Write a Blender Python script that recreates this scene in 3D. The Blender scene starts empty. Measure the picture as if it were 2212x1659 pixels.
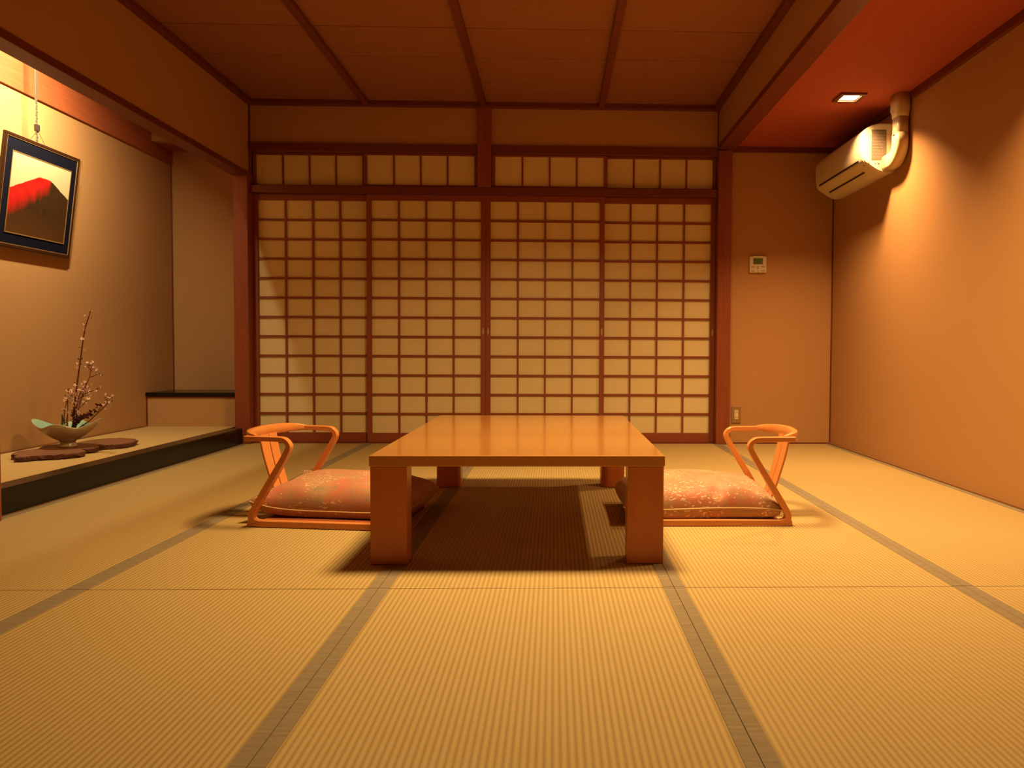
import bpy, bmesh, math, random
from mathutils import Vector, Matrix
from math import pi, sin, cos
random.seed(7)
SC = bpy.context.scene
COL = SC.collection

# ------------------------------------------------------------------ helpers
def link(o, parent=None):
    COL.objects.link(o)
    if parent is not None: o.parent = parent
    return o

def tag(o, label=None, cat=None, group=None, kind=None):
    if label: o['label'] = label
    if cat: o['category'] = cat
    if group: o['group'] = group
    if kind: o['kind'] = kind
    return o

def empty(name, loc=(0, 0, 0), rz=0.0, label=None, cat=None, group=None):
    o = bpy.data.objects.new(name, None)
    o.location = loc; o.rotation_euler = (0, 0, rz); o.empty_display_size = .1
    link(o)
    return tag(o, label, cat, group)

def obj(name, bm, m, parent=None, smooth=False, loc=None):
    me = bpy.data.meshes.new(name)
    bm.normal_update(); bm.to_mesh(me); bm.free()
    if smooth:
        for p in me.polygons: p.use_smooth = True
        if smooth is not True: me.set_sharp_from_angle(angle=math.radians(smooth))
    o = bpy.data.objects.new(name, me)
    for mm in (m if isinstance(m, (list, tuple)) else [m]): me.materials.append(mm)
    if loc: o.location = loc
    return link(o, parent)

def box(bm, x0, x1, y0, y1, z0, z1, bev=0.0, mi=0, seg=2):
    v = [bm.verts.new((x, y, z)) for z in (z0, z1) for y in (y0, y1) for x in (x0, x1)]
    fs = [bm.faces.new([v[i] for i in q]) for q in
          ((0, 2, 3, 1), (4, 5, 7, 6), (0, 1, 5, 4), (2, 6, 7, 3), (0, 4, 6, 2), (1, 3, 7, 5))]
    for f in fs: f.material_index = mi
    if bev > 0:
        es = list({e for f in fs for e in f.edges})
        r = bmesh.ops.bevel(bm, geom=es, offset=bev, segments=seg, affect='EDGES', profile=.5)
        for f in r['faces']: f.material_index = mi
    return fs

def boxes(name, lst, m, parent=None, bev=0.0):
    bm = bmesh.new()
    for b in lst: box(bm, *b, bev=bev)
    return obj(name, bm, m, parent)

def struct(name, lst, m, bev=0.0, label=None):
    o = boxes(name, lst, m, None, bev)
    return tag(o, label, None, None, 'structure')

def prism(bm, pts, axis, a, b, bev=0.0, mi=0):
    """extrude closed 2D outline along axis ('x','y','z') from a to b"""
    def P(p, t):
        return {'x': (t, p[0], p[1]), 'y': (p[0], t, p[1]), 'z': (p[0], p[1], t)}[axis]
    lo = [bm.verts.new(P(p, a)) for p in pts]; hi = [bm.verts.new(P(p, b)) for p in pts]
    n = len(pts); fs = []
    fs.append(bm.faces.new(lo)); fs.append(bm.faces.new(hi[::-1]))
    for i in range(n):
        fs.append(bm.faces.new((lo[i], hi[i], hi[(i + 1) % n], lo[(i + 1) % n])))
    for f in fs: f.material_index = mi
    bmesh.ops.recalc_face_normals(bm, faces=fs)
    if bev > 0:
        es = list({e for f in fs[:2] for e in f.edges})
        bmesh.ops.bevel(bm, geom=es, offset=bev, segments=2, affect='EDGES', profile=.5)
    return fs

def catmull(pts, n=8):
    P = [Vector(p) for p in pts]
    P = [P[0] * 2 - P[1]] + P + [P[-1] * 2 - P[-2]]
    out = []
    for i in range(1, len(P) - 2):
        for k in range(n):
            t = k / n
            out.append(.5 * ((2 * P[i]) + (-P[i - 1] + P[i + 1]) * t + (2 * P[i - 1] - 5 * P[i] + 4 * P[i + 1] - P[i + 2]) * t * t
                             + (-P[i - 1] + 3 * P[i] - 3 * P[i + 1] + P[i + 2]) * t ** 3))
    out.append(P[-2]); return out

def tube(bm, path, radii, seg=8, mi=0, cap=True):
    path = [Vector(p) for p in path]
    if not hasattr(radii, '__len__'): radii = [radii] * len(path)
    rings = []; up = Vector((0, 0, 1))
    t0 = (path[1] - path[0]).normalized()
    nrm = t0.cross(up)
    if nrm.length < 1e-3: nrm = t0.cross(Vector((1, 0, 0)))
    nrm.normalize()
    for i, p in enumerate(path):
        t = (path[min(i + 1, len(path) - 1)] - path[max(i - 1, 0)]).normalized()
        nrm = (nrm - t * nrm.dot(t)).normalized(); b = t.cross(nrm)
        rings.append([bm.verts.new(p + (nrm * cos(a) + b * sin(a)) * radii[i]) for a in [2 * pi * k / seg for k in range(seg)]])
    fs = []
    for A, B in zip(rings, rings[1:]):
        for k in range(seg):
            fs.append(bm.faces.new((A[k], A[(k + 1) % seg], B[(k + 1) % seg], B[k])))
    if cap:
        fs.append(bm.faces.new(rings[0][::-1])); fs.append(bm.faces.new(rings[-1]))
    for f in fs: f.material_index = mi
    return fs

def ribbon(bm, path, side, w, th, closed=False, wfun=None, thfun=None):
    """sweep a rectangle: width w along 'side' (fixed vector), thickness th across, following path"""
    path = [Vector(p) for p in path]; side = Vector(side).normalized(); rings = []
    N = len(path)
    for i, p in enumerate(path):
        t = (path[min(i + 1, N - 1)] - path[max(i - 1, 0)]).normalized()
        n = side.cross(t).normalized()
        ww = (wfun(i / (N - 1)) if wfun else w) / 2; tt = (thfun(i / (N - 1)) if thfun else th) / 2
        b = min(.0022, ww * .4, tt * .4)
        cs = [(-ww + b, -tt), (ww - b, -tt), (ww, -tt + b), (ww, tt - b), (ww - b, tt), (-ww + b, tt), (-ww, tt - b), (-ww, -tt + b)]
        rings.append([bm.verts.new(p + side * a + n * c) for a, c in cs])
    m = len(rings[0]); fs = []
    for A, B in zip(rings, rings[1:]):
        for k in range(m):
            fs.append(bm.faces.new((A[k], A[(k + 1) % m], B[(k + 1) % m], B[k])))
    fs.append(bm.faces.new(rings[0][::-1])); fs.append(bm.faces.new(rings[-1]))
    bmesh.ops.recalc_face_normals(bm, faces=fs)

def copy_tree(o, parent=None):
    c = o.copy(); COL.objects.link(c); c.parent = parent
    for ch in [x for x in bpy.data.objects if x.parent == o]: copy_tree(ch, c)
    return c

# ------------------------------------------------------------------ materials
class NT:
    def __init__(s, name):
        s.m = bpy.data.materials.new(name); s.m.use_nodes = True
        s.t = s.m.node_tree; s.n = s.t.nodes; s.b = s.n['Principled BSDF']; s.out = s.n['Material Output']
    def add(s, typ, **kw):
        nd = s.n.new(typ)
        for k, v in kw.items(): setattr(nd, k, v)
        return nd
    def l(s, a, b): s.t.links.new(a, b)
    def val(s, x, sock):
        if isinstance(x, (int, float)): sock.default_value = x
        elif isinstance(x, tuple): sock.default_value = (*x, 1) if len(x) == 3 else x
        else: s.l(x, sock)
    def math(s, op, a, b=0.0, c=None, clamp=False):
        nd = s.add('ShaderNodeMath', operation=op, use_clamp=clamp)
        s.val(a, nd.inputs[0]); s.val(b, nd.inputs[1])
        if c is not None: s.val(c, nd.inputs[2])
        return nd.outputs[0]
    def mix(s, f, a, b):
        nd = s.add('ShaderNodeMix', data_type='RGBA')
        s.val(f, nd.inputs['Factor']); s.val(a, nd.inputs[6]); s.val(b, nd.inputs[7])
        return nd.outputs[2]
    def coord(s, scale=(1, 1, 1), kind='Object', loc=(0, 0, 0)):
        tc = s.add('ShaderNodeTexCoord'); mp = s.add('ShaderNodeMapping')
        mp.inputs['Scale'].default_value = scale; mp.inputs['Location'].default_value = loc
        s.l(tc.outputs[kind], mp.inputs['Vector']); return mp.outputs[0]
    def noise(s, vec, scale, detail=3, rough=.5, dist=0.0):
        nd = s.add('ShaderNodeTexNoise'); s.l(vec, nd.inputs['Vector'])
        nd.inputs['Scale'].default_value = scale; nd.inputs['Detail'].default_value = detail
        nd.inputs['Roughness'].default_value = rough; nd.inputs['Distortion'].default_value = dist
        return nd.outputs['Fac']
    def bump(s, h, strength=.3, dist=.01):
        nd = s.add('ShaderNodeBump'); nd.inputs['Strength'].default_value = strength; nd.inputs['Distance'].default_value = dist
        s.l(h, nd.inputs['Height']); s.l(nd.outputs[0], s.b.inputs['Normal'])
    def set(s, color=None, rough=None, metal=None, coat=None, ior=None, spec=None, sheen=None, coatr=None):
        I = s.b.inputs
        if color is not None: s.val(color, I['Base Color'])
        if rough is not None: s.val(rough, I['Roughness'])
        if metal is not None: I['Metallic'].default_value = metal
        if coat is not None: I['Coat Weight'].default_value = coat
        if coatr is not None: I['Coat Roughness'].default_value = coatr
        if ior is not None: I['IOR'].default_value = ior
        if spec is not None: I['Specular IOR Level'].default_value = spec
        if sheen is not None: I['Sheen Weight'].default_value = sheen
        return s.m
    def sep(s, vec):
        nd = s.add('ShaderNodeSeparateXYZ'); s.l(vec, nd.inputs[0]); return nd.outputs

def hexv(c, k): return tuple(max(0, min(1, x * k)) for x in c)

def plain(name, c, rough=.5, metal=0, var=.06, scale=40, spec=None, coat=None):
    t = NT(name); n = t.noise(t.coord(), scale, 2)
    return t.set(t.mix(n, hexv(c, 1 - var), hexv(c, 1 + var)), rough, metal, spec=spec, coat=coat)

def wood(name, c, axis='z', rough=.45, contrast=.25, coat=None, spec=.4, fine=60, coatr=.2):
    t = NT(name)
    s = {'x': (.05, 1, 1), 'y': (1, .05, 1), 'z': (1, 1, .05)}[axis]
    v = t.coord(s)
    a = t.noise(v, fine, 4, .6, .6); b = t.noise(v, fine / 6, 2, .5, .4)
    f = t.math('ADD', t.math('MULTIPLY', a, .6), t.math('MULTIPLY', b, .4))
    f = t.math('MULTIPLY_ADD', f, 2.2, -.6, clamp=True)
    t.bump(a, .06, .002)
    return t.set(t.mix(f, hexv(c, 1 - contrast), hexv(c, 1 + contrast)), rough, coat=coat, spec=spec, coatr=coatr)

def wallpaper(name, c, vertical='z', rough=.85, var=.07, st=.12):
    t = NT(name); v = t.coord((1, 1, 6))
    n = t.noise(v, 90, 3, .7); n2 = t.noise(t.coord(), 3, 2)
    col = t.mix(n, hexv(c, 1 - var), hexv(c, 1 + var)); col = t.mix(t.math('MULTIPLY', n2, .12), col, hexv(c, .8))
    t.bump(n, st, .002)
    return t.set(col, rough, spec=.25)

WALL_C = (.43, .225, .085)
M = {}
M['wall'] = wallpaper('wallpaper_beige', WALL_C)
M['wall_alc'] = wallpaper('wallpaper_alcove', (.44, .245, .098))
M['soffit'] = wallpaper('soffit_wallpaper_red', (.37, .078, .038), var=.3, st=.25)
M['post'] = wood('wood_post_red', (.22, .052, .019), 'z', .4)
M['beamx'] = wood('wood_beam_x', (.145, .031, .012), 'x', .42)
M['beamy'] = wood('wood_beam_y', (.145, .031, .012), 'y', .42)
M['shojix'] = wood('shoji_wood', (.23, .052, .018), 'x', .5, .15)
M['shojiz'] = wood('shoji_wood_upright', (.23, .052, .018), 'z', .5, .15)
M['board'] = wood('alcove_board_red', (.32, .085, .030), 'y', .45)
M['tatami_edge_wood'] = wood('threshold_wood', (.22, .10, .035), 'y', .5)
M['lacquer'] = plain('black_lacquer', (.010, .008, .006), .22, spec=.22)
M['table'] = wood('amber_lacquered_wood', (.50, .220, .050), 'y', .20, .07, coat=1.0, spec=.5, fine=40, coatr=.09)
M['tleg'] = wood('amber_leg_wood', (.50, .16, .04), 'z', .35, .10, coat=.2, fine=40)
M['chair'] = wood('bentwood_beech', (.62, .235, .065), 'x', .32, .08, coat=.25, fine=40)
M['chair_dark'] = wood('chair_edge_line', (.25, .06, .02), 'z', .5, .1)
M['white'] = plain('cream_plastic', (.62, .55, .38), .38, var=.02, spec=.5)
M['white2'] = plain('cream_plastic_pipe', (.58, .46, .27), .35, var=.02, spec=.5)
M['dark'] = plain('dark_slot', (.03, .015, .008), .6)
M['grey'] = plain('grey_sticker', (.16, .12, .085), .6, var=.25, scale=70)
M['grey_light'] = plain('grey_sticker_print', (.25, .19, .13), .6)
M['lcd'] = plain('green_lcd', (.07, .11, .02), .3)
M['btn'] = plain('button_tan', (.42, .27, .10), .5)
M['bronze'] = plain('bronze_plate', (.33, .19, .07), .4, metal=.3)
M['beige'] = plain('beige_insert', (.66, .50, .28), .45)
M['frame_brown'] = plain('frame_dark_bronze', (.045, .018, .009), .3, metal=.1, coat=.4)
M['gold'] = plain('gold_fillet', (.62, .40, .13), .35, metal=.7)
M['navy'] = plain('navy_mat', (.004, .005, .016), .8, var=.2, scale=120, spec=.1)
M['silver'] = plain('silver_metal', (.55, .52, .48), .25, metal=.9)
M['wire'] = plain('dark_wire', (.08, .06, .05), .4, metal=.6)
M['bark'] = plain('bark_brown', (.14, .045, .02), .8, var=.3, scale=90)
M['stub'] = plain('green_bark', (.07, .08, .025), .8, var=.3, scale=90)
M['petal'] = plain('pale_pink_petal', (.82, .55, .42), .7, var=.1)
M['redleaf'] = plain('dark_red_leaf', (.10, .006, .008), .5, var=.3)
M['lampframe'] = plain('lamp_bezel_brown', (.16, .05, .02), .4)
M['darkroom'] = plain('corridor_wall', (.3, .2, .12), .9)
M['piping'] = plain('gold_brown_piping', (.50, .30, .14), .6)

# burl board with rough bark edge
t = NT('burl_wood'); v = t.coord(); n = t.noise(v, 28, 5, .65, 1.5); n2 = t.noise(v, 90, 3, .6)
t.bump(n2, .5, .004)
M['burl'] = t.set(t.mix(n, (.11, .042, .02), (.27, .115, .05)), .5)
t = NT('bark_edge'); v = t.coord(); n = t.noise(v, 60, 5, .7, 1); t.bump(n, .9, .01)
M['burl_edge'] = t.set(t.mix(n, (.012, .004, .003), (.20, .055, .022)), .7)

# glazed bowl: celadon inside / cream outside via material slots
t = NT('bowl_outside'); n = t.noise(t.coord(), 18, 3)
M['bowl_out'] = t.set(t.mix(n, (.42, .36, .20), (.34, .26, .14)), .3, coat=.3)
t = NT('bowl_celadon'); n = t.noise(t.coord(), 18, 3)
M['bowl_in'] = t.set(t.mix(n, (.24, .47, .33), (.33, .54, .40)), .25, coat=.4)

# tatami (ribs run along the mat; fine weave across)
t = NT('tatami_rush'); v = t.coord(); X, Y, Z = t.sep(v)
info = t.add('ShaderNodeObjectInfo')
rib = t.math('MULTIPLY_ADD', t.math('COSINE', t.math('MULTIPLY', X, 2 * pi / .0145)), .5, .5)
rib = t.math('POWER', rib, .6)
nb = t.noise(t.coord((1, 8, 1)), 22, 4, .65)
weave = t.noise(t.coord((60, 320, 1)), 1.0, 2, .8)
patch = t.noise(t.coord((1, 1, 1)), 1.6, 3, .6)
h = t.math('ADD', t.math('MULTIPLY', rib, .8), t.math('MULTIPLY', weave, .25))
col = t.mix(rib, (.23, .145, .048), (.425, .312, .125))
col = t.mix(t.math('MULTIPLY', nb, .45), col, (.40, .27, .095))
col = t.mix(t.math('MULTIPLY', patch, .35), col, (.47, .36, .15))
col = t.mix(t.math('MULTIPLY', info.outputs['Random'], .12), col, (.40, .26, .085))
t.bump(h, .7, .0022)
M['tatami'] = t.set(col, .72, spec=.25)

t = NT('tatami_border_cloth'); v = t.coord(); X, Y, Z = t.sep(v)
st = t.noise(t.coord((6, 90, 1)), 1.2, 3, .7); w2 = t.noise(t.coord((700, 700, 1)), 1, 2)
f = t.math('ADD', t.math('MULTIPLY', st, .9), t.math('MULTIPLY', w2, .3)); f = t.math('MULTIPLY_ADD', f, 2.0, -.7, clamp=True)
t.bump(w2, .3, .001)
M['heri'] = t.set(t.mix(f, (.17, .130, .075), (.27, .215, .135)), .8, spec=.2)

t = NT('alcove_goza'); n = t.noise(t.coord((1, 10, 1)), 60, 3, .6)
M['goza'] = t.set(t.mix(n, (.42, .28, .10), (.52, .37, .15)), .75, spec=.25)

# ceiling boards: grain across, tone per board
t = NT('ceiling_cedar'); v = t.coord((.06, 1, 1))
a = t.noise(v, 55, 5, .65, 1.2); b = t.noise(v, 9, 3, .5, .8)
X, Y, Z = t.sep(t.coord())
tone = t.add('ShaderNodeTexWhiteNoise', noise_dimensions='1D'); t.l(t.math('FLOOR', t.math('MULTIPLY', Y, 1 / .455)), tone.inputs['W'])
f = t.math('ADD', t.math('MULTIPLY', a, .55), t.math('MULTIPLY', b, .3)); f = t.math('ADD', f, t.math('MULTIPLY', tone.outputs[0], .2))
f = t.math('MULTIPLY_ADD', f, 1.8, -.5, clamp=True)
M['ceiling'] = t.set(t.mix(f, (.24, .090, .036), (.35, .145, .062)), .5, spec=.35)

# shoji paper : diffuse + translucent
t = NT('shoji_paper'); n = t.noise(t.coord(), 14, 3, .6)
c = t.mix(n, (.74, .60, .32), (.80, .66, .36))
t.set(c, .8, spec=.2)
tr = t.add('ShaderNodeBsdfTranslucent'); t.l(c, tr.inputs['Color'])
mx = t.add('ShaderNodeMixShader'); mx.inputs[0].default_value = .15
t.l(t.b.outputs[0], mx.inputs[1]); t.l(tr.outputs[0], mx.inputs[2]); t.l(mx.outputs[0], t.out.inputs['Surface'])
M['paper'] = t.m

# cushion brocade
t = NT('cushion_brocade'); v = t.coord()
big = t.noise(v, 6.5, 3, .6, .6); mid = t.noise(t.coord(loc=(3, 1, 2)), 13, 3, .6, 1)
base = t.mix(t.math('MULTIPLY_ADD', big, 4, -1.55, clamp=True), (.41, .22, .115), (.50, .145, .075))
fin = t.noise(t.coord((1, 1.8, 1), loc=(1, 5, 2)), 34, 4, .7, .8)
base = t.mix(t.math('MULTIPLY_ADD', fin, 5, -2.3, clamp=True), base, (.36, .20, .10))
base = t.mix(t.math('MULTIPLY_ADD', mid, 5, -2.75, clamp=True), base, (.27, .19, .09))
dot = t.math('GREATER_THAN', t.noise(t.coord((.55, 1.5, 1)), 120, 1, .4, .6), .635)
where = t.math('GREATER_THAN', t.noise(t.coord(loc=(7, 2, 1)), 7, 2), .51)
base = t.mix(t.math('MULTIPLY', t.math('MULTIPLY', dot, where), .75), base, (.80, .60, .34))
vf = t.noise(v, 350, 2); t.bump(vf, .15, .001)
M['brocade'] = t.set(base, .6, sheen=.1)

# emitters
def emis(name, c, s):
    t = NT(name); t.set((.8, .7, .5), .4); t.b.inputs['Emission Color'].default_value = (*c, 1); t.b.inputs['Emission Strength'].default_value = s
    return t.m
WARM = (1, .585, .24)
WARM2 = (1, .65, .27)
M['glow'] = emis('downlight_glow', (1, .72, .42), 14)
M['diff'] = emis('ceiling_lamp_diffuser', (1, .60, .25), 1.0)

# painting : mountain with a red flank
t = NT('mountain_print'); v = t.coord(kind='Generated'); gx, gy, gz = t.sep(v)   # generated: x flat, y right, z up
nz = t.noise(v, 9, 4, .6); nz2 = t.noise(t.coord((1, 1, .25), 'Generated'), 14, 4, .65)
wob = t.math('MULTIPLY_ADD', nz, .03, -.015)
l1 = t.math('MULTIPLY_ADD', gy, .52, .55); l2 = .79; l3 = t.math('MULTIPLY_ADD', gy, -.52, 1.125)
line = t.math('ADD', t.math('MINIMUM', t.math('MINIMUM', l1, l2), l3), wob)
mtn = t.math('MULTIPLY_ADD', t.math('SUBTRACT', line, gz), 90, .5, clamp=True)
red_t = t.math('SUBTRACT', gz, t.math('MULTIPLY_ADD', gy, .68, .18)); red_t = t.math('ADD', red_t, t.math('MULTIPLY_ADD', nz2, .22, -.11))
red = t.math('MULTIPLY_ADD', red_t, 5.5, .15, clamp=True)
side = t.math('MULTIPLY_ADD', t.math('SUBTRACT', .66, t.math('ADD', gy, wob)), 22, .5, clamp=True)
red = t.math('MULTIPLY', red, side)
rock = t.mix(nz2, (.018, .013, .006), (.07, .030, .010))
rock = t.mix(t.math('MULTIPLY_ADD', t.math('SUBTRACT', .35, gz), 2.0, 0, clamp=True), rock, (.10, .042, .012))
rc = t.mix(nz, (.34, .006, .006), (.55, .022, .016))
skyc = t.mix(gz, (.50, .42, .22), (.62, .54, .33))
M['print'] = t.set(t.mix(mtn, skyc, t.mix(red, rock, rc)), .35, spec=.3)

# ------------------------------------------------------------------ room constants
XL, XR = -2.295, 1.265      # between the posts
XRW = 2.175                 # right wall
ZC = 2.60
YF = -6.5                   # wall behind the camera
XA = -3.15                  # alcove left wall

# ------------------------------------------------------------------ floor + tatami
struct('floor', [(-3.3, 2.3, YF - .1, .7, -.12, -.055)], M['tatami_edge_wood'])
struct('trim_1', [(-2.36, XRW, YF, -5.405, -.055, 0)], M['tatami_edge_wood'])       # boards beyond the mats, behind the camera
xs = [-2.345, -1.417, -.517, .383, 1.283, 2.162]
row_n = ['back row by the screens', 'middle row', 'front row']
col_n = ['along the black alcove step', 'second column from the alcove', 'centre column',
         'second column from the right wall', 'along the right wall']
def mat_mesh(w, L):
    hw = .033
    bm = bmesh.new(); box(bm, hw - .002, w - hw + .002, .0015, L - .0015, -.055, -.0006, bev=.002); body = bm
    bm2 = []
    for a, b in ((.0006, hw), (w - hw, w - .0006)):
        q = bmesh.new(); box(q, a, b, .001, L - .001, -.054, .0012, bev=.0012); bm2.append(q)
    return body, bm2
for r in range(3):
    for c in range(5):
        x0, x1 = xs[c], xs[c + 1]; y1 = -1.8 * r; y0 = y1 - 1.8
        j = random.uniform(-.004, .004) if 0 < c < 4 else 0
        lab = f'rush tatami mat in the {row_n[r]}, {col_n[c]}'
        e = empty('tatami_mat', (x0 + j * 0, y0, 0), 0, lab, 'tatami mat', 'tatami mats covering the floor')
        body, bor = mat_mesh(x1 - x0, 1.8)
        obj('rush_surface', body, M['tatami'], e)
        for q in bor: obj('cloth_border', q, M['heri'], e)

# ------------------------------------------------------------------ walls
W = M['wall']
struct('wall_back', [(XL, XR + .01, .0, .10, 2.25, ZC + .1), (1.34, XRW + .1, .0, .10, -.05, 2.40)], W)
struct('wall_right', [(XRW, XRW + .1, YF - .1, .0, -.05, 2.75)], W)
struct('wall_left', [(-2.407, -2.307, -2.66, -.0, 2.06, ZC + .1), (-2.407, -2.307, YF, -2.76, -.05, ZC + .1)], W)
struct('wall_front', [(-3.3, XRW + .1, YF - .1, YF, -.05, 2.75)], W)
struct('wall_soffit', [(1.272, 1.36, YF, -.0, 2.285, ZC + .1)], W)
struct('wall_alcove', [(XA - .1, XA, -2.86, .63, -.05, 2.75),                 # long side
                       (XA, -2.407, -2.86, -2.762, -.05, 2.75),               # near end
                       (XA, -2.31, .53, .63, -.05, 2.75),                     # behind the recess
                       (-2.41, -2.31, .062, .53, -.05, 2.75),                 # recess cheek
                       (XA, -2.41, .2, .26, 2.34, 2.75)], M['wall_alc'])      # plaster above the recess
struct('ceiling_alcove', [(XA, -2.407, -2.762, .2, ZC, ZC + .05), (XA, -2.41, .26, .53, 2.34, 2.38)], M['board'])
# ceiling boards
bm = bmesh.new()
y = .0
box(bm, XL - .02, 1.3, YF, .02, ZC + .012, ZC + .06, mi=1)
while y > YF:
    a = max(YF, y - .4535); box(bm, XL - .012, 1.272, a, y - .007, ZC, ZC + .014, bev=.0015, seg=1); y -= .455
tag(obj('ceiling', bm, [M['ceiling'], M['dark']]), kind='structure')
struct('ceiling_soffit', [(1.36, XRW, YF, .0, 2.295, 2.33)], M['soffit'])

# ------------------------------------------------------------------ trims, posts, beams
n_tr = [1]
def trim(lst, m, bev=.002):
    n_tr[0] += 1; return struct(f'trim_{n_tr[0]}', lst, m, bev)
trim([(-2.405, XL, -.065, .06, .0, 2.06)], M['post'], .004)                    # post left of the screens
trim([(XR, 1.369, -.05, .06, .0, 2.258)], M['post'], .004)                     # post right of the screens
trim([(-.577, -.472, -.04, .05, 1.963, 2.562)], M['post'], .003)               # short post over the head rail
trim([(-2.41, -2.30, -2.76, -2.66, .0, ZC)], M['post'], .004)                  # near alcove post
trim([(XL, XR, -.024, .07, 1.907, 1.963)], M['beamx'])                         # upper track
trim([(XL, -.578, -.028, .07, 2.218, 2.274), (-.471, XR, -.028, .07, 2.218, 2.274)], M['beamx'])   # head rail
trim([(XL, XR, -.012, .10, -.05, .006)], M['beamx'])                           # sill
trim([(-2.307, 1.272, -.045, .0, 2.562, ZC)], M['beamx'])                      # ceiling moulding back
trim([(-2.307, -2.262, YF, -.045, 2.562, ZC)], M['beamy'])
trim([(1.227, 1.272, YF, -.045, 2.562, ZC)], M['beamy'])
for X in (-1.417, -.533, .366): trim([(X - .023, X + .023, YF, -.045, 2.566, ZC)], M['beamy'])     # ceiling battens
trim([(1.262, 1.39, YF, -.05, 2.262, 2.30)], M['beamy'])                       # beam under the box
trim([(1.39, XRW, -.022, .0, 2.252, 2.295)], M['beamx'])                       # soffit mouldings
trim([(XRW - .022, XRW, YF, -1.31, 2.25, 2.295), (XRW - .022, XRW, -1.16, -.022, 2.25, 2.295)], M['beamy'])
trim([(XRW - .009, XRW, -.009, .0, .0, 2.252)], M['beamx'], .001)              # corner batten
trim([(-2.307, -2.298, -.009, .0, 2.06, 2.562), (1.263, 1.272, -.009, .0, 2.30, 2.562)], M['beamx'], .001)
trim([(-2.41, -2.30, -2.66, -.065, 2.02, 2.06)], M['beamy'])                   # alcove lintel
trim([(XRW - .013, XRW, -5.4, .0, -.05, .010)], M['tatami_edge_wood'], .001)   # edge strips at the walls
trim([(1.369, XRW - .013, -.008, .0, -.05, .010)], M['beamx'], .001)
trim([(-2.362, -2.345, -5.4, -.065, -.05, .004)], M['tatami_edge_wood'], .001)
trim([(XA, XA + .016, -2.762, .2, 2.235, 2.44), (XA, XA + .016, .2, .53, 2.235, 2.34)], M['board'], .001)
trim([(-2.455, -2.350, -2.66, -.065, .003, .120)], M['lacquer'], .004)         # lacquered step edge
trim([(XA, -2.455, -2.762, .1, -.02, .116)], M['goza'], 0)                     # alcove floor
trim([(XA, XA + .010, -2.762, .1, .116, .126), (-2.462, -2.455, -2.66, .1, .1165, .119)], M['tatami_edge_wood'], .0005)
trim([(-3.15, -2.41, .1, .125, .116, .352)], M['wall_alc'], 0)                 # panel below the shelf
trim([(-3.15, -3.140, .094, .1, .116, .352), (-2.421, -2.411, .094, .1, .116, .352), (-3.14, -2.421, .095, .1, .342, .352)], M['beamy'], .001)
trim([(XA, XA + .008, .522, .53, .382, 2.34)], M['beamy'], .001)

# shelf in the recess
s = boxes('recess_shelf', [(-3.149, -2.411, .082, .529, .353, .381)], M['lacquer'], None, .003)
tag(s, 'black lacquered shelf board over the low box at the far end of the alcove', 'shelf')

# corridor beyond the screens (dark, seen only as a faint glow through the paper)
struct('wall_corridor', [(-2.31, 1.5, 1.2, 1.3, -.05, 2.7), (1.42, 1.5, .1, 1.2, -.05, 2.7), (-2.31, 1.5, .1, 1.3, -.12, -.06), (-2.31, 1.5, .1, 1.3, 2.7, 2.78),
                         (-2.31, -2.29, .63, 1.2, -.05, 2.7)], M['darkroom'])

# ------------------------------------------------------------------ shoji
def shoji(name, x0, x1, y, z0, z1, stile, top, bot, cols, rows, label, cat, group, kv=.014, kh=.016, th=.028, pull=None, colx=None):
    e = empty(name, (x0, y, z0), 0, label, cat, group)
    w, h = x1 - x0, z1 - z0
    for a_ in (0, w - stile):
        b = bmesh.new(); box(b, a_, a_ + stile, 0, th, 0, h, bev=.002); obj('stile', b, M['shojiz'], e)
    b = bmesh.new(); box(b, stile, w - stile, .002, th - .002, h - top, h, bev=.0015); obj('top_rail', b, M['shojix'], e)
    b = bmesh.new(); box(b, stile, w - stile, .002, th - .002, 0, bot, bev=.0015); obj('bottom_rail', b, M['shojix'], e)
    lat = bmesh.new(); iw = w - 2 * stile; ih = h - top - bot
    for k in range(1, cols):
        X = stile + iw * k / cols if colx is None else colx[k - 1] - x0
        box(lat, X - kv / 2, X + kv / 2, .006, th - .010, bot, h - top)
        if rows == 1: obj('lattice_bar', lat, M['shojiz'], e); lat = bmesh.new()
    for k in range(1, rows):
        Z = bot + ih * k / rows; box(lat, stile, w - stile, .0065, th - .0105, Z - kh / 2, Z + kh / 2)
    if rows > 1: obj('lattice', lat, M['shojix'], e)
    else: lat.free()
    p = bmesh.new(); box(p, stile - .004, w - stile + .004, th - .010, th - .0085, bot - .004, h - top + .004); obj('paper', p, M['paper'], e)
    for side in (pull or []):
        X = stile / 2 if side == 'l' else w - stile / 2
        q = bmesh.new(); Z = .86
        prism(q, [(X + .007 * cos(a), Z + .028 * sin(a)) for a in [2 * pi * i / 16 for i in range(16)]], 'y', -.0012, .002)
        obj('finger_pull', q, M['btn'], e)
    return e
G = 'four sliding paper screens across the back of the room'
A = dict(stile=.037, top=.046, bot=.072, cols=4, rows=12, cat='paper screen', group=G)
shoji('shoji_screen', XL + .001, -1.390, .032, .0065, 1.906, label='sliding paper screen at the far left, next to the alcove post', **A)
shoji('shoji_screen', -1.426, -.5175, .0, .0065, 1.906, label='second sliding paper screen from the left, behind the left half of the table', pull='r', **A)
shoji('shoji_screen', -.5165, .397, .0, .0065, 1.906, label='third sliding paper screen from the left, behind the right half of the table', pull='lr', **A)
shoji('shoji_screen', .356, XR - .001, .032, .0065, 1.906, label='sliding paper screen at the far right, next to the right-hand post', pull='r', **A)
G = 'short paper transom screens above the sliding screens'
A = dict(stile=.026, top=.014, bot=.016, cols=4, rows=1, cat='transom screen', group=G, kv=.013, th=.024)
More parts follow.
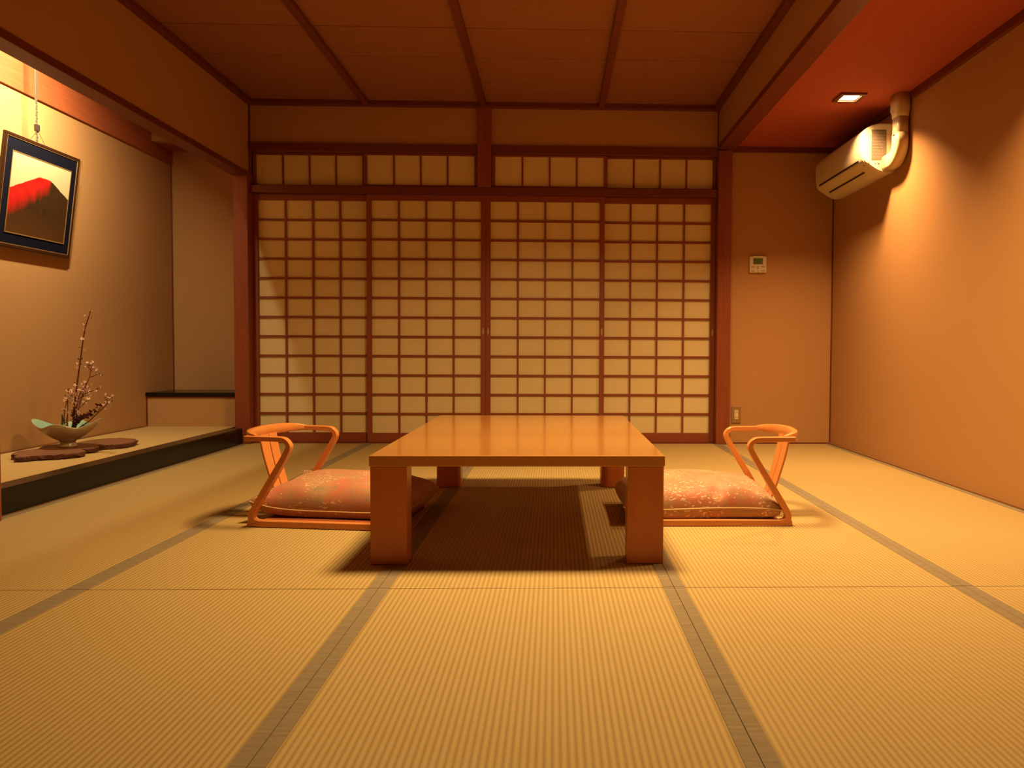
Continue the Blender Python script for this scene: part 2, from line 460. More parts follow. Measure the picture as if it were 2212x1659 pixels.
shoji('transom_screen', XL + .002, -1.437, .034, 1.9635, 2.2175, label='leftmost short paper transom screen, darkest one in the top left corner', **A)
shoji('transom_screen', -1.447, -.5785, .004, 1.9635, 2.2175, label='short paper transom screen just left of the short centre post', **A)
shoji('transom_screen', -.471, .415, .004, 1.9635, 2.2175, label='short paper transom screen just right of the short centre post', **A)
shoji('transom_screen', .393, XR - .002, .034, 1.9635, 2.2175, label='rightmost short paper transom screen, next to the right-hand post', **A)

# ------------------------------------------------------------------ table
TX0, TX1, TY0, TY1, TZ = -.605, .389, -3.352, -1.775, .370
e = empty('low_table', ((TX0 + TX1) / 2, (TY0 + TY1) / 2, 0), 0, 'large low amber lacquered wooden table standing on the mats in the middle of the room', 'table')
cx_, cy_ = (TX0 + TX1) / 2, (TY0 + TY1) / 2
hx, hy = (TX1 - TX0) / 2, (TY1 - TY0) / 2
bm = bmesh.new(); box(bm, -hx, hx, -hy, hy, TZ - .037, TZ, bev=.003, seg=3); obj('tabletop', bm, M['table'], e)
for sx in (-1, 1):
    for sy in (-1, 1):
        L = .122; R = .045; i = .004
        pts = [(0, 0), (L, 0)]
        # inner corner (L, L) rounded
        arc = [(L - R + R * sin(a), L - R + R * cos(a)) for a in [pi / 2 * (1 - k / 8) for k in range(9)]]
        pts += arc + [(0, L)]
        P2 = [(sx * (hx - i - p[0]), sy * (hy - i - p[1])) for p in pts]
        bm = bmesh.new(); prism(bm, P2, 'z', .0012, TZ - .0372, bev=.0025); obj('leg', bm, M['tleg'], e)

# ------------------------------------------------------------------ legless chairs (local +x = forward, towards the table)
def chair(loc, rz, label):
    e = empty('legless_chair', loc, rz, label, 'floor chair', 'bentwood legless chairs at the table')
    Wd = .222   # half spacing of the side frames
    for s in (-1, 1):
        key = [(.60, .014), (.25, .014), (.075, .014)]
        c1 = [(.040, .015), (.018, .024), (.013, .042), (.022, .066)]
        leg = [(.060, .130), (.105, .204), (.150, .278)]
        c2 = [(.171, .318), (.173, .336), (.160, .352), (.140, .3585)]
        arm = [(.085, .360), (.03, .3605), (-.012, .361)]
        pts = catmull([(x, s * Wd, z) for x, z in key + c1 + leg + c2 + arm], 9)
        bm = bmesh.new(); ribbon(bm, pts, (0, 1, 0), .030, .021, thfun=lambda u: .026 if u < .45 else .026 - .006 * min(1, (u - .45) / .25))
        obj('side_frame', bm, M['chair'], e, 28)
        # wedge filling the rear bottom corner
        bm = bmesh.new()
        prism(bm, [(-.006, .0015), (.09, .0015), (.09, .012), (.045, .018), (.022, .040), (.030, .075), (.018, .062), (-.002, .022)], 'y', s * Wd - .014, s * Wd + .014, bev=.0015)
        obj('heel', bm, M['chair'], e)
    # seat
    bm = bmesh.new(); box(bm, .045, .60, -Wd + .0155, Wd - .0155, .012, .024, bev=.002); obj('seat', bm, M['chair_dark'], e)
    # crest rail: curved band joining the arm ends
    pts = catmull([(.030, -Wd + .005, .364), (-.012, -Wd + .035, .366), (-.040, -Wd + .095, .368), (-.052, 0, .370), (-.040, Wd - .095, .368), (-.012, Wd - .035, .366), (.030, Wd - .005, .364)], 6)
    bm = bmesh.new(); ribbon(bm, pts, (0, 0, 1), .036, .022, wfun=lambda u: .020 + .022 * sin(pi * u) ** .6, thfun=lambda u: .012 + .016 * sin(pi * u) ** .5)
    obj('crest_rail', bm, M['chair'], e, 50)
    # splat: two slats side by side
    for s in (-1, 1):
        pts = catmull([(-.038, s * .036, .354), (-.022, s * .036, .27), (.006, s * .034, .17), (.036, s * .033, .085), (.072, s * .032, .026)], 5)
        bm = bmesh.new(); ribbon(bm, pts, (0, 1, 0), .062, .010, wfun=lambda u: .068 - .014 * u); obj('back_slat', bm, M['chair'], e)
    return e
chair((-1.198, -2.556, 0), math.radians(-8), 'pale bentwood legless chair with arms, to the left of the table, under a cushion')
chair((.998, -2.560, 0), math.radians(180), 'pale bentwood legless chair with arms, to the right of the table, under a cushion')

# ------------------------------------------------------------------ cushions
def cushion(loc, rz, L, Wd, T, label, seed, zs=.042, lift=(0, 0, 0, 0), pinch=(0, -1, 0)):
    rnd = random.Random(seed)
    e = empty('floor_cushion', loc, rz, label, 'cushion', 'brocade floor cushions on the legless chairs')
    N = 44
    def outline(u, v):
        # u,v in -1..1 ; edges pulled in, corners pointed
        x = u * (L / 2) * (1 - .060 * (1 - v * v) * abs(u) ** 3 * 1.0); y = v * (Wd / 2) * (1 - .060 * (1 - u * u) * abs(v) ** 3)
        return x, y
    ph = [rnd.uniform(0, 6.28) for _ in range(6)]
    def zmid(u, v):
        c = 0
        for k, (a, b) in enumerate(((-1, -1), (1, -1), (1, 1), (-1, 1))):
            c += lift[k] * max(0, (1 + a * u) / 2) ** 5 * max(0, (1 + b * v) / 2) ** 5
        return zs + c + .005 * sin(3 * u + ph[0]) * abs(v)
    def fat(u, v): return (max(0, 1 - abs(u) ** 3.2) * max(0, 1 - abs(v) ** 3.2)) ** .44
    def wr(u, v):
        return .006 * sin(7 * u + 2.5 * sin(3 * v + ph[1]) + ph[2]) * (abs(v) ** 2) + .006 * sin(6 * v + 2 * sin(4 * u + ph[3])) * (abs(u) ** 2) + .0035 * sin(9 * u * v + ph[4]) - pinch[2] * math.exp(-((u - pinch[0]) / .07) ** 2 - ((v - pinch[1]) / .22) ** 2)
    bm = bmesh.new(); top = {}; bot = {}
    for i in range(N + 1):
        for j in range(N + 1):
            u = sin((i / N - .5) * pi * .999) ; v = sin((j / N - .5) * pi * .999)
            u = .55 * u + .45 * (2 * i / N - 1); v = .55 * v + .45 * (2 * j / N - 1)
            x, y = outline(u, v); f = fat(u, v); zm = zmid(u, v)
            edge = i in (0, N) or j in (0, N)
            zt = zm + f * (T - .05) + wr(u, v) * min(1, f * 1.6)
            zb = max(.0, zm - f ** .45 * (zs + .02))
            if edge: top[i, j] = bot[i, j] = bm.verts.new((x, y, zm))
            else: top[i, j] = bm.verts.new((x, y, zt)); bot[i, j] = bm.verts.new((x, y, min(zb, zt - .002)))
    for i in range(N):
        for j in range(N):
            bm.faces.new((top[i, j], top[i + 1, j], top[i + 1, j + 1], top[i, j + 1]))
            bm.faces.new((bot[i, j], bot[i, j + 1], bot[i + 1, j + 1], bot[i + 1, j]))
    path = []
    ring = [(i, 0) for i in range(N)] + [(N, j) for j in range(N)] + [(i, N) for i in range(N, 0, -1)] + [(0, j) for j in range(N, -1, -1)]
    path = [top[k].co.copy() for k in ring]
    obj('cover', bm, M['brocade'], e, True)
    bm = bmesh.new(); tube(bm, path, .0038, 6, cap=False); obj('piping', bm, M['piping'], e, True)
    return e
cushion((-.890, -2.520, .0262), math.radians(-8), .66, .50, .180, 'plump orange brocade cushion on the left chair, its front corner under the table edge', 3, zs=.020, lift=(.05, .03, .04, .10), pinch=(-.5, .9, .02))
cushion((.630, -2.545, .0262), math.radians(180), .66, .49, .165, 'plump orange brocade cushion with cream specks on the right chair', 11, lift=(.0, .012, .012, .0), pinch=(-.22, .88, .03))

# ------------------------------------------------------------------ picture and hanger
e = empty('framed_picture', (XA + .026, -1.200, 1.30), 0, 'framed red mountain picture with navy mat hanging on the alcove wall', 'picture')
e.rotation_euler = (0, math.radians(7.2), 0)
pw, phh = .665, .640; y0, y1 = -pw / 2, pw / 2
def ring_boxes(bm, a, b, c, d, t, x0, x1, bev=.0):
    box(bm, x0, x1, a, b, d - t, d, bev); box(bm, x0, x1, a, b, c, c + t, bev)
    box(bm, x0, x1, a, a + t, c + t, d - t, bev); box(bm, x0, x1, b - t, b, c + t, d - t, bev)
bm = bmesh.new(); ring_boxes(bm, y0, y1, 0, phh, .018, -.012, .008, .003); obj('frame', bm, M['frame_brown'], e)
bm = bmesh.new(); box(bm, -.010, .004, y1 + .0005, y1 + .022, .004, phh - .004, .003); obj('lit_side', bm, M['gold'], e)  # right moulding coloured gold to imitate lamplight reflecting off the dark frame
bm = bmesh.new(); ring_boxes(bm, y0 + .018, y1 - .018, .018, phh - .018, .004, -.008, .0062, .001); obj('gilt_edge', bm, M['gold'], e)
bm = bmesh.new(); box(bm, -.010, .0032, y0 + .02, y1 - .02, .02, phh - .02); obj('mat_board', bm, M['navy'], e)
a, b, c, d = y0 + .075, y1 - .075, .088, phh - .098
bm = bmesh.new(); ring_boxes(bm, a - .006, b + .006, c - .006, d + .006, .006, .0034, .0065, .001); obj('fillet', bm, M['gold'], e)
bm = bmesh.new(); box(bm, .0034, .0052, a, b, c, d); obj('print', bm, M['print'], e)

e = empty('picture_hanger', (XA + .090, -1.245, 2.10), 0, 'silver adjustable hanger with hook and thin wires above the red mountain picture', 'picture hanger')
bm = bmesh.new(); box(bm, -.0022, .0022, -.008, .008, .10, .4985, .001); obj('rod', bm, M['silver'], e)
bm = bmesh.new()
for k in range(16):
    z = .10 - k * .0185; box(bm, -.004, .004, -.0075 - .004 * (k % 2), .0075 - .004 * (k % 2), z - .0125, z, .001)
box(bm, -.0015, .0015, -.003, .003, -.20, .10)
obj('ratchet_strip', bm, M['silver'], e)
bm = bmesh.new(); prism(bm, [(-.013, -.055), (.016, -.055), (.016, -.085), (.004, -.100), (-.013, -.092)], 'x', -.008, .010, .002); obj('hook', bm, M['wire'], e)
bm = bmesh.new()
tube(bm, [(.006, .002, -.09), (.004, .075, -.172)], .0012, 5); tube(bm, [(.006, -.002, -.09), (.004, -.075, -.172)], .0012, 5)
obj('wire', bm, M['wire'], e)

# ------------------------------------------------------------------ burl board, bowl, flowers
pts = [(-2.878, -1.735), (-2.945, -1.67), (-2.985, -1.56), (-2.955, -1.46), (-3.005, -1.33), (-2.98, -1.21), (-2.91, -1.17), (-2.915, -1.06), (-2.885, -.975),
       (-2.81, -.92), (-2.72, -.93), (-2.635, -.995), (-2.590, -1.10), (-2.583, -1.20), (-2.63, -1.275), (-2.70, -1.30), (-2.655, -1.37), (-2.645, -1.44),
       (-2.685, -1.485), (-2.625, -1.545), (-2.61, -1.62), (-2.67, -1.70), (-2.76, -1.745), (-2.79, -1.79), (-2.84, -1.80)]
cl = catmull([(x, y_, 0) for x, y_ in pts] + [(pts[0][0], pts[0][1], 0)], 4)[:-1]
bm = bmesh.new(); Zb, Zt = .1175, .145; rnd = random.Random(5)
rings = []
for z, off in ((Zb, .012), (Zb + .008, .0), (Zt - .005, .0), (Zt, .006)):
    cen = Vector((-2.80, -1.36, 0)); row = []
    for p in cl:
        d = (p - cen); k = 1 - (off + rnd.uniform(-.009, .009)) / max(.05, d.length)
        q = cen + d * k; row.append(bm.verts.new((q.x, q.y, z)))
    rings.append(row)
n = len(cl); sidef = []
for A_, B_ in zip(rings, rings[1:]):
    for k in range(n): sidef.append(bm.faces.new((A_[k], A_[(k + 1) % n], B_[(k + 1) % n], B_[k])))
for f in sidef: f.material_index = 1
f1 = bm.faces.new(rings[-1]); f0 = bm.faces.new(rings[0][::-1]); bmesh.ops.triangulate(bm, faces=[f1, f0])
o = obj('burl_board', bm, [M['burl'], M['burl_edge']])
tag(o, 'irregular reddish burl wood slab lying on the alcove floor under the bowl', 'wooden board')

BX, BY, BZ = -2.835, -1.365, .1455
e = empty('flower_bowl', (BX, BY, BZ), math.radians(10), 'footed ceramic bowl with wavy rim, cream outside and celadon green inside', 'bowl')
def rimz(th): return .010 * cos(2 * th) + .017 * cos(4 * th)
prof = [(.0, .0), (.047, .0), (.050, .006), (.042, .016), (.038, .026), (.042, .036), (.064, .048), (.094, .066), (.122, .090), (.142, .114), (.157, .138)]
prof_in = [(.152, .1375), (.137, .114), (.116, .092), (.088, .070), (.055, .053), (.0, .049)]
bm = bmesh.new(); seg = 64; rows = []
for (r, z) in prof + prof_in:
    row = []
    for k in range(seg):
        th = 2 * pi * k / seg; f = max(0, (z - .036) / .100) ** 1.6 if r > .045 else 0
        rr = r * (1 + f * (.10 * cos(2 * th) + .07 * cos(4 * th))); zz = z + f * (rimz(th))
        row.append(bm.verts.new((rr * cos(th), rr * sin(th), zz)))
    rows.append(row)
def skin(a, b, mi):
    for A_, B_ in zip(rows[a:b], rows[a + 1:b + 1]):
        for k in range(seg):
            try: f = bm.faces.new((A_[k], A_[(k + 1) % seg], B_[(k + 1) % seg], B_[k])); f.material_index = mi
            except ValueError: pass
skin(0, len(prof), 0); skin(len(prof), len(rows) - 1, 1)
bmesh.ops.remove_doubles(bm, verts=bm.verts, dist=1e-5)
me_faces_out = [f for f in bm.faces if f.material_index == 0]
inner = bmesh.new()
o = obj('bowl_body', bm, [M['bowl_out'], M['bowl_in']], e, True)
inner.free()
# pin holder inside
bm = bmesh.new()
prism(bm, [(.035 * cos(2 * pi * k / 20), .035 * sin(2 * pi * k / 20)) for k in range(20)], 'z', .0495, .064)
o = obj('pin_holder', bm, M['dark'], None, loc=(BX, BY, BZ)); tag(o, 'small round dark pin holder inside the footed bowl', 'pin holder')

def flower(bm, p, r, rnd):
    n = Vector((rnd.uniform(-1, 1), rnd.uniform(-1.4, .2), rnd.uniform(-.4, 1))).normalized()
    a = n.cross(Vector((0, 0, 1)));
    if a.length < .1: a = Vector((1, 0, 0))
    a.normalize(); b = n.cross(a); c = bm.verts.new(p)
    for k in range(5):
        t0 = 2 * pi * k / 5 + rnd.uniform(-.1, .1); ring = []
        for dt, rr, hh in ((-.42, .62, .25), (-.25, 1.0, .42), (.25, 1.0, .42), (.42, .62, .25)):
            ring.append(bm.verts.new(p + (a * cos(t0 + dt) + b * sin(t0 + dt)) * r * rr + n * r * hh))
        bm.faces.new([c] + ring)
def bud(bm, p, r, rnd):
    bmesh.ops.create_icosphere(bm, subdivisions=1, radius=r, matrix=Matrix.Translation(p))
def branch(name, polys, r0, label, nf, seed, mat='bark', nb=6, grp='blossoming branches in the bowl', twig=.0):
    rnd = random.Random(seed); root = Vector(polys[0][0])
    base = Vector((BX, BY, BZ + .066)); 
    bm = bmesh.new(); pf = bmesh.new(); first = True
    spots = []
    for poly in polys:
        pts = [Vector(p) for p in poly]
        if first:
            b0 = base + Vector((rnd.uniform(-.02, .02), rnd.uniform(-.02, .02), 0)); pts = [b0] + pts; first = False; rs = r0
        else: rs = r0 * .55
        path = catmull(pts, 6); n_ = len(path)
        tube(bm, [p - root for p in path], [rs * (1 - .7 * k / (n_ - 1)) + .0006 for k in range(n_)], 7)
        spots += path[max(3, n_ // 5):]
    for k in range(nf):
        p = rnd.choice(spots); d = Vector((rnd.uniform(-1, 1), rnd.uniform(-1, 1), rnd.uniform(-.3, 1))).normalized() * rnd.uniform(.008, .030 + twig)
        q = p + d; tube(bm, [p - root, p + d * .5 + Vector((0, 0, .002)) - root, q - root], [.0013, .001, .0008], 4)
        flower(pf, q - root, rnd.uniform(.0075, .0120), rnd)
    for k in range(nb):
        p = rnd.choice(spots) + Vector((rnd.uniform(-.012, .012), rnd.uniform(-.012, .012), rnd.uniform(-.004, .012))); bud(bm, p - root, rnd.uniform(.0028, .0045), rnd)
    o = obj(name, bm, M[mat], None, True, loc=root); tag(o, label, 'branch', grp)
    if nf: obj('blossoms', pf, M['petal'], o)
    else: pf.free()
    return o
branch('blossom_branch', [[(-2.807, -1.36, .275), (-2.785, -1.37, .43), (-2.751, -1.38, .62), (-2.722, -1.38, .809), (-2.699, -1.38, .89), (-2.68, -1.38, .949)]],
       .0055, 'tallest blossoming branch, rising far above the others from the bowl', 17, 1, nb=16)
branch('blossom_branch', [[(-2.788, -1.36, .275), (-2.785, -1.33, .401), (-2.773, -1.3, .487), (-2.757, -1.28, .549), (-2.754, -1.27, .596), (-2.751, -1.26, .626)],
                          [(-2.757, -1.28, .549), (-2.727, -1.28, .558), (-2.702, -1.28, .569), (-2.68, -1.28, .56)],
                          [(-2.754, -1.27, .590), (-2.765, -1.27, .61), (-2.772, -1.27, .628)]],
       .004, 'second tallest blossoming branch, forked near its top', 20, 2, nb=14, twig=.01)
branch('blossom_branch', [[(-2.726, -1.37, .283), (-2.643, -1.4, .344), (-2.573, -1.42, .399), (-2.54, -1.43, .430)],
                          [(-2.643, -1.4, .344), (-2.625, -1.40, .378), (-2.600, -1.40, .405)], [(-2.573, -1.42, .399), (-2.575, -1.42, .425), (-2.56, -1.42, .442)]],
       .0035, 'low blossoming branch leaning far out over the right rim of the bowl', 22, 3, nb=16, twig=.012)
branch('blossom_branch', [[(-2.841, -1.36, .283), (-2.824, -1.38, .377), (-2.814, -1.39, .453), (-2.805, -1.4, .491)]],
       .0032, 'upright short blossoming branch just left of the tallest branch', 13, 4, nb=8)
branch('blossom_branch', [[(-2.842, -1.38, .279), (-2.819, -1.42, .332), (-2.791, -1.45, .388), (-2.773, -1.46, .431)]],
       .0030, 'shortest slender blossoming branch beside the green stub', 8, 5, nb=8)
branch('blossom_branch', [[(-2.807, -1.35, .274), (-2.81, -1.3, .365), (-2.805, -1.27, .432), (-2.779, -1.25, .459), (-2.741, -1.24, .473)],
                          [(-2.805, -1.27, .432), (-2.79, -1.27, .47), (-2.78, -1.27, .50)], [(-2.81, -1.3, .365), (-2.77, -1.3, .40), (-2.745, -1.3, .42)]],
       .0035, 'bushy blossoming branch with a side twig bending right at mid height', 26, 6, nb=16, twig=.012)
branch('blossom_branch', [[(-2.799, -1.35, .274), (-2.786, -1.36, .362), (-2.766, -1.37, .43), (-2.749, -1.37, .471), (-2.738, -1.37, .49)],
                          [(-2.786, -1.36, .362), (-2.80, -1.37, .41), (-2.805, -1.37, .455)], [(-2.766, -1.37, .43), (-2.735, -1.37, .44)]],
       .0035, 'dense low blossoming branch in the middle of the bunch', 28, 7, nb=18, twig=.012)
branch('branch_stub', [[(-2.845, -1.395, .27), (-2.842, -1.40, .305), (-2.838, -1.41, .338)]], .009, 'thick cut greenish stub at the left of the bunch', 0, 8, 'stub', 0, grp='cut stems in the bowl')
branch('branch_stub', [[(-2.822, -1.39, .26), (-2.822, -1.39, .30), (-2.818, -1.39, .345)]], .007, 'thick dark cut stem right beside the greenish stub', 0, 9, 'bark', 3, grp='cut stems in the bowl')
def leaves(name, poly, label, nl, seed, sz=.018):
    rnd = random.Random(seed); root = Vector(poly[0]); bm = bmesh.new()
    path = catmull([Vector((BX, BY, BZ + .066))] + [Vector(p) for p in poly], 6)
    tube(bm, [p - root for p in path], .0018, 5); lf = bmesh.new()
    for k in range(nl):
        p = path[rnd.randrange(len(path) // 3, len(path))] - root
        d = Vector((rnd.uniform(-.6, 1), rnd.uniform(-1, .6), rnd.uniform(-.5, .8))).normalized(); s_ = d.cross(Vector((rnd.uniform(-1, 1), 1, .3))).normalized()
        L = rnd.uniform(.8, 1.4) * sz; u = d.cross(s_) * .25
        A = [p, p + d * L * .35 + s_ * L * .42 + u * L, p + d * L * .8 + s_ * L * .33 + u * L * .6, p + d * L * 1.25, p + d * L * .8 - s_ * L * .33 + u * L * .6, p + d * L * .35 - s_ * L * .42 + u * L]
        vs = [lf.verts.new(q) for q in A]; lf.faces.new((vs[0], vs[1], vs[2], vs[3])); lf.faces.new((vs[0], vs[3], vs[4], vs[5]))
    o = obj(name, bm, M['bark'], None, True, loc=root); tag(o, label, 'leafy sprig', 'dark red leafy sprigs in the bowl'); obj('leaves', lf, M['redleaf'], o)
leaves('leafy_sprig', [(-2.769, -1.36, .288), (-2.722, -1.38, .323), (-2.669, -1.4, .357), (-2.615, -1.42, .402)], 'dark red leafy sprig reaching up to the right of the bunch', 26, 21)
leaves('leafy_sprig', [(-2.788, -1.36, .283), (-2.736, -1.4, .319), (-2.690, -1.43, .330)], 'dark red leafy clump low over the centre of the bowl', 30, 22, .017)
leaves('leafy_sprig', [(-2.80, -1.37, .283), (-2.79, -1.39, .33), (-2.785, -1.39, .36)], 'upright dark red leafy tuft at the foot of the tallest branch', 24, 23, .014)

# ------------------------------------------------------------------ air conditioner
AY0, AY1 = -1.05, -.20
e = empty('air_conditioner', (XRW, AY0, 1.86), 0, 'cream wall-mounted air conditioner high on the right wall below the red soffit', 'air conditioner')
# profile (x distance from the wall negative, z)
pr = [(0, .012), (-.030, .004), (-.075, .003), (-.120, .022), (-.160, .048), (-.192, .070), (-.204, .090), (-.212, .135), (-.214, .185), (-.212, .235), (-.200, .268), (-.170, .293), (-.130, .310), (-.08, .318), (0, .318)]
prs = [(p.x, p.y) for p in catmull([(a, b, 0) for a, b in pr], 3)]
bm = bmesh.new(); prism(bm, [(x, z) for x, z in prs], 'y', .0, AY1 - AY0, bev=.004); o = obj('casing', bm, M['white'], e)
# end cover, slightly proud
sc_ = [(x * .97 - .002, .318 * .5 + (z - .159) * .955) for x, z in prs]
bm = bmesh.new(); prism(bm, sc_, 'y', -.008, .003, bev=.003); ec = obj('end_cover', bm, M['white'], e)
def label_bits(par):
    bm = bmesh.new(); box(bm, -.150, -.055, -.0098, -.0078, .085, .275); st = obj('rating_sticker', bm, M['grey'], par)
    bm = bmesh.new(); rnd = random.Random(4)
    for r_ in range(9):
        z = .262 - r_ * .020; x = -.143
        while x < -.070:
            w_ = rnd.uniform(.006, .020); box(bm, x, x + w_, -.0106, -.0097, z - .0045, z + .001); x += w_ + .007
    obj('sticker_marks', bm, M['grey_light'], st)
    bm = bmesh.new()
    box(bm, -.168, -.162, -.0095, -.0078, .058, .066); obj('printed_mark', bm, M['dark'], par)
    for x, w_ in ((-.125, .004), (-.108, .009)):
        bm = bmesh.new(); box(bm, x, x + w_, -.0095, -.0078, .058, .064); obj('printed_mark', bm, M['dark'], par)
    bm = bmesh.new(); prism(bm, [(-.070 + .011 * cos(2 * pi * k / 16), .060 + .011 * sin(2 * pi * k / 16)) for k in range(16)], 'y', -.0095, -.0078); obj('round_mark', bm, M['btn'], par)
label_bits(ec)
# air outlet slots on the slanted underside / lower front
L_ = AY1 - AY0
def slot(x0, z0, x1, z1, a, b, name='air_slot', m='dark', w=.006, off=.0015):
    d = Vector((x1 - x0, 0, z1 - z0)).normalized(); nn = Vector((d.z, 0, -d.x))
    if nn.x > 0 and nn.z > 0: nn = -nn
    c = Vector(((x0 + x1) / 2, 0, (z0 + z1) / 2)) + Vector((-.6, 0, -.8)) * off
    bm = bmesh.new(); vs = []
    for yy in (a, b):
        for s_ in (-1, 1):
            for q in (-1, 1):
                vs.append(bm.verts.new((c + d * (w * s_) + nn * (.0022 * q) + Vector((0, yy, 0)))))
    bmesh.ops.convex_hull(bm, input=vs); return obj(name, bm, M[m], e)
slot(-.206, .100, -.200, .082, .06, L_ - .06)
slot(-.150, .042, -.130, .028, .12, L_ - .10)
# flap line and little indicator
slot(-.192, .070, -.160, .048, .03, .05, 'indicator', 'btn', .002)
slot(-.120, .022, -.075, .008, .055, .10, 'badge', 'btn', .006, .0012)

# ------------------------------------------------------------------ pipe duct
e = empty('pipe_cover', (XRW, -1.235, 1.86), 0, 'cream pipe cover running from the soffit down into the end of the air conditioner', 'pipe cover')
def duct(bm, path, w, d, side=(1, 0, 0)):
    # rounded-rect section; side = width axis fallback
    rings = []
    path = [Vector(p) for p in path]
    for i, p in enumerate(path):
        t_ = (path[min(i + 1, len(path) - 1)] - path[max(i - 1, 0)]).normalized(); xx = Vector((1, 0, 0)); b = t_.cross(xx).normalized()
        ww = w[i] if isinstance(w, list) else w; dd = d[i] if isinstance(d, list) else d; row = []
        for k in range(16):
            a = 2 * pi * k / 16; c_, s_ = cos(a), sin(a)
            row.append(bm.verts.new(p + xx * (dd / 2 * math.copysign(abs(c_) ** .55, c_)) + b * (ww / 2 * math.copysign(abs(s_) ** .55, s_))))
        rings.append(row)
    fs = []
    for A_, B_ in zip(rings, rings[1:]):
        for k in range(16): fs.append(bm.faces.new((A_[k], A_[(k + 1) % 16], B_[(k + 1) % 16], B_[k])))
    fs.append(bm.faces.new(rings[0])); fs.append(bm.faces.new(rings[-1][::-1])); bmesh.ops.recalc_face_normals(bm, faces=fs)
bm = bmesh.new(); duct(bm, [(-.046, 0, .155), (-.046, 0, .30)], .098, .076); obj('straight_cover', bm, M['white2'], e, True)
bm = bmesh.new(); duct(bm, [(-.049, 0, .434), (-.049, 0, .345), (-.047, 0, .325), (-.046, 0, .298)], [.125, .125, .112, .106], [.094, .094, .084, .080]); obj('ceiling_collar', bm, M['white2'], e, True)
bm = bmesh.new()
arc = [(-.046, .0, .200), (-.046, .0, .150)] + [(-.046, .090 - .090 * cos(a), .150 - .090 * sin(a)) for a in [pi / 2 * k / 9 for k in range(1, 10)]] + [(-.046, .175, .060)]
duct(bm, arc, .103, .081); obj('elbow', bm, M['white2'], e, True)
for x_, z_ in ((-.089, .190), (-.0925, .334)):
    bm = bmesh.new(); box(bm, x_, x_ + .005, -.012, .016, z_, z_ + .004); obj('clip_mark', bm, M['dark'], e)

# ------------------------------------------------------------------ thermostat, outlet
e = empty('wall_controller', (1.586, 0, 1.393), 0, 'square cream wall controller with green display right of the screens', 'thermostat')
bm = bmesh.new(); box(bm, -.066, .066, -.018, 0, -.063, .063, bev=.004); box(bm, -.04, .04, -.0195, -.017, .050, .066, bev=.001); obj('case', bm, M['white'], e)
bm = bmesh.new(); box(bm, -.038, .036, -.0192, -.0178, .002, .048, bev=.0006); obj('display', bm, M['lcd'], e)
for x, z, w_ in ((-.052, -.018, .024), (.020, -.018, .034), (-.052, -.050, .022), (-.006, -.024, .012), (-.004, -.055, .008), (.018, -.048, .036)):
    bm = bmesh.new(); box(bm, x, x + w_, -.0205, -.0175, z - (.010 if w_ < .02 else .004), z + (.010 if w_ < .02 else .004), bev=.001); obj('button', bm, M['btn'], e)
e = empty('wall_outlet', (1.432, 0, .228), 0, 'small brown wall outlet plate low beside the right-hand post', 'outlet')
bm = bmesh.new(); box(bm, -.036, .036, -.008, 0, -.066, .066, bev=.003); obj('plate', bm, M['bronze'], e)
bm = bmesh.new(); box(bm, -.015, .015, -.0105, -.0075, -.036, .036, bev=.001); so = obj('socket', bm, M['beige'], e)
for z in (.020, -.020):
    for x in (-.006, .006):
        bm = bmesh.new(); box(bm, x - .0012, x + .0012, -.0112, -.0103, z - .006, z + .006); obj('slot', bm, M['dark'], so)

# ------------------------------------------------------------------ lamps
def area(name, loc, size, power, color, spread=None, rot=(0, 0, 0), shape='SQUARE', size_y=None, parent=None):
    l = bpy.data.lights.new(name, 'AREA'); l.shape = shape; l.size = size
    if size_y: l.size_y = size_y
    l.energy = power; l.color = color
    if spread: l.spread = spread
    o = bpy.data.objects.new(name, l); o.location = loc; o.rotation_euler = rot; link(o, parent)
    return o
def downlight(x, y, label, power=16):
    e = empty('downlight', (x, y, 2.295), 0, label, 'downlight', 'recessed square downlights in the red soffit')
    bm = bmesh.new(); ring = bmesh.new()
    def rb(bm, o_, i_, z0, z1):
        box(bm, -o_, o_, i_, o_, z0, z1); box(bm, -o_, o_, -o_, -i_, z0, z1); box(bm, -o_, -i_, -i_, i_, z0, z1); box(bm, i_, o_, -i_, i_, z0, z1)
    rb(bm, .080, .056, -.012, .0); obj('bezel', bm, M['lampframe'], e)
    rb(ring, .056, .052, -.006, .002); obj('inner_rim', ring, M['board'], e)
    bm = bmesh.new(); box(bm, -.052, .052, -.052, .052, -.0025, -.001); obj('glass', bm, M['glow'], e)
    area('lamp_beam', (0, 0, -.0035), .10, power, WARM, math.radians(112), parent=e)
    return e
downlight(1.828, -1.19, 'lit square downlight in the red soffit in front of the air conditioner', 27)
downlight(1.828, -2.95, 'square downlight in the red soffit nearer the camera', 19)
downlight(1.828, -4.70, 'square downlight in the red soffit beside the camera', 4)
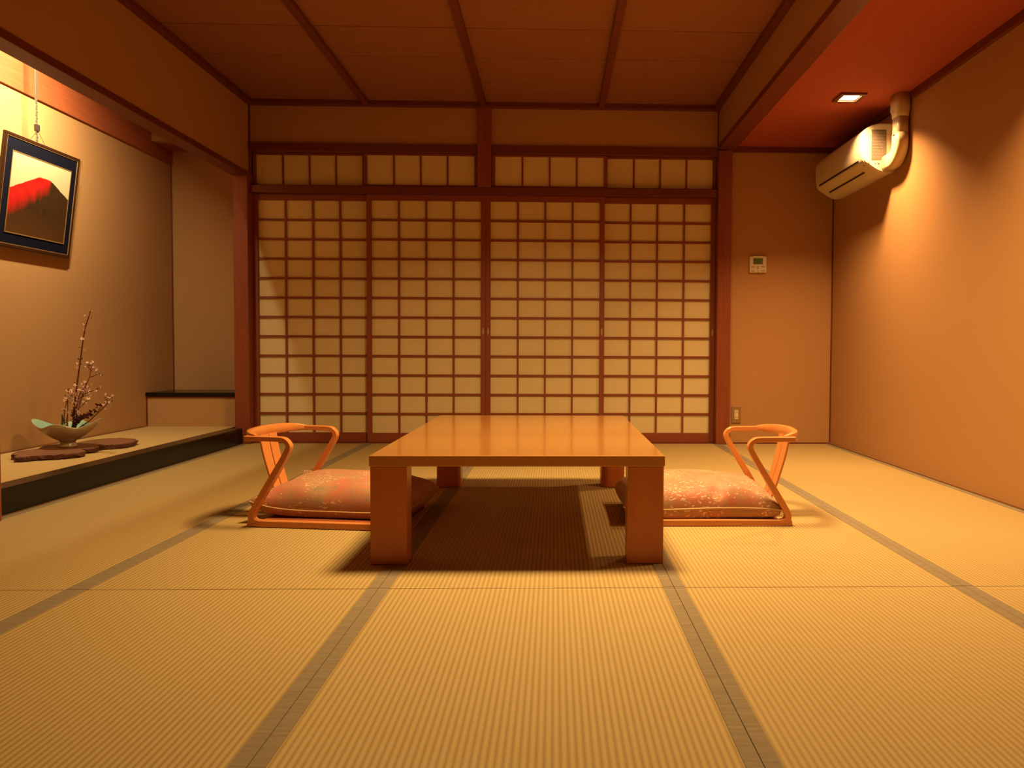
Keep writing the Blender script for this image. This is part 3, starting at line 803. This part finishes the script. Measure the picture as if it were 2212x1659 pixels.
# ceiling lamp over the table (above the frame)
e = empty('ceiling_lamp', (.10, -2.76, 2.60), 0, 'round warm ceiling lamp above the table', 'ceiling lamp')
bm = bmesh.new(); bmesh.ops.create_cone(bm, cap_ends=True, segments=48, radius1=.31, radius2=.31, depth=.07, matrix=Matrix.Translation((0, 0, -.038))); obj('shade', bm, M['diff'], e)
bm = bmesh.new(); bmesh.ops.create_cone(bm, cap_ends=True, segments=48, radius1=.33, radius2=.33, depth=.016, matrix=Matrix.Translation((0, 0, -.0085))); obj('rim', bm, M['lampframe'], e)
area('lamp_light', (0, 0, -.078), .58, 98, WARM2, math.radians(140), shape='DISK', parent=e)
# alcove lamp hidden behind the lintel
e = empty('alcove_lamp', (-2.58, -1.45, 2.60), 0, 'small lamp hidden behind the alcove lintel', 'alcove lamp')
bm = bmesh.new(); box(bm, -.05, .05, -.2, .2, -.035, -.001, bev=.004); obj('housing', bm, M['lampframe'], e)
area('lamp_light', (0, 0, -.045), .08, 60, (1, .77, .44), math.radians(150), size_y=.36, shape='RECTANGLE', rot=(0, math.radians(38), 0), parent=e)

# ------------------------------------------------------------------ world, camera, view
w = bpy.data.worlds.new('World'); SC.world = w; w.use_nodes = True
w.node_tree.nodes['Background'].inputs[0].default_value = (1, .55, .25, 1); w.node_tree.nodes['Background'].inputs[1].default_value = .02

cam = bpy.data.cameras.new('camera'); co = bpy.data.objects.new('camera', cam); link(co); SC.camera = co
f_px, pcx, pcy = 1650.554, 1244.368, 811.272
cam.sensor_fit = 'HORIZONTAL'; cam.sensor_width = 36; cam.lens = f_px / 2212 * 36
cam.shift_x = (1106 - pcx) / 2212; cam.shift_y = (pcy - 829.5) / 2212
cam.clip_start = .05; cam.clip_end = 50
R = Vector((0.99959, -0.028221, 0.004742)); F = Vector((0.028365, 0.999033, -0.033588)); U_ = Vector((-0.003789, 0.033709, 0.999424))
mw = Matrix(((R.x, U_.x, -F.x, .01382), (R.y, U_.y, -F.y, -5.91107), (R.z, U_.z, -F.z, .72613), (0, 0, 0, 1)))
co.matrix_world = mw
SC.view_settings.view_transform = 'Standard'; SC.view_settings.look = 'None'
SC.view_settings.gamma = 1; SC.view_settings.use_curve_mapping = False
SC.view_settings.exposure = 0.0
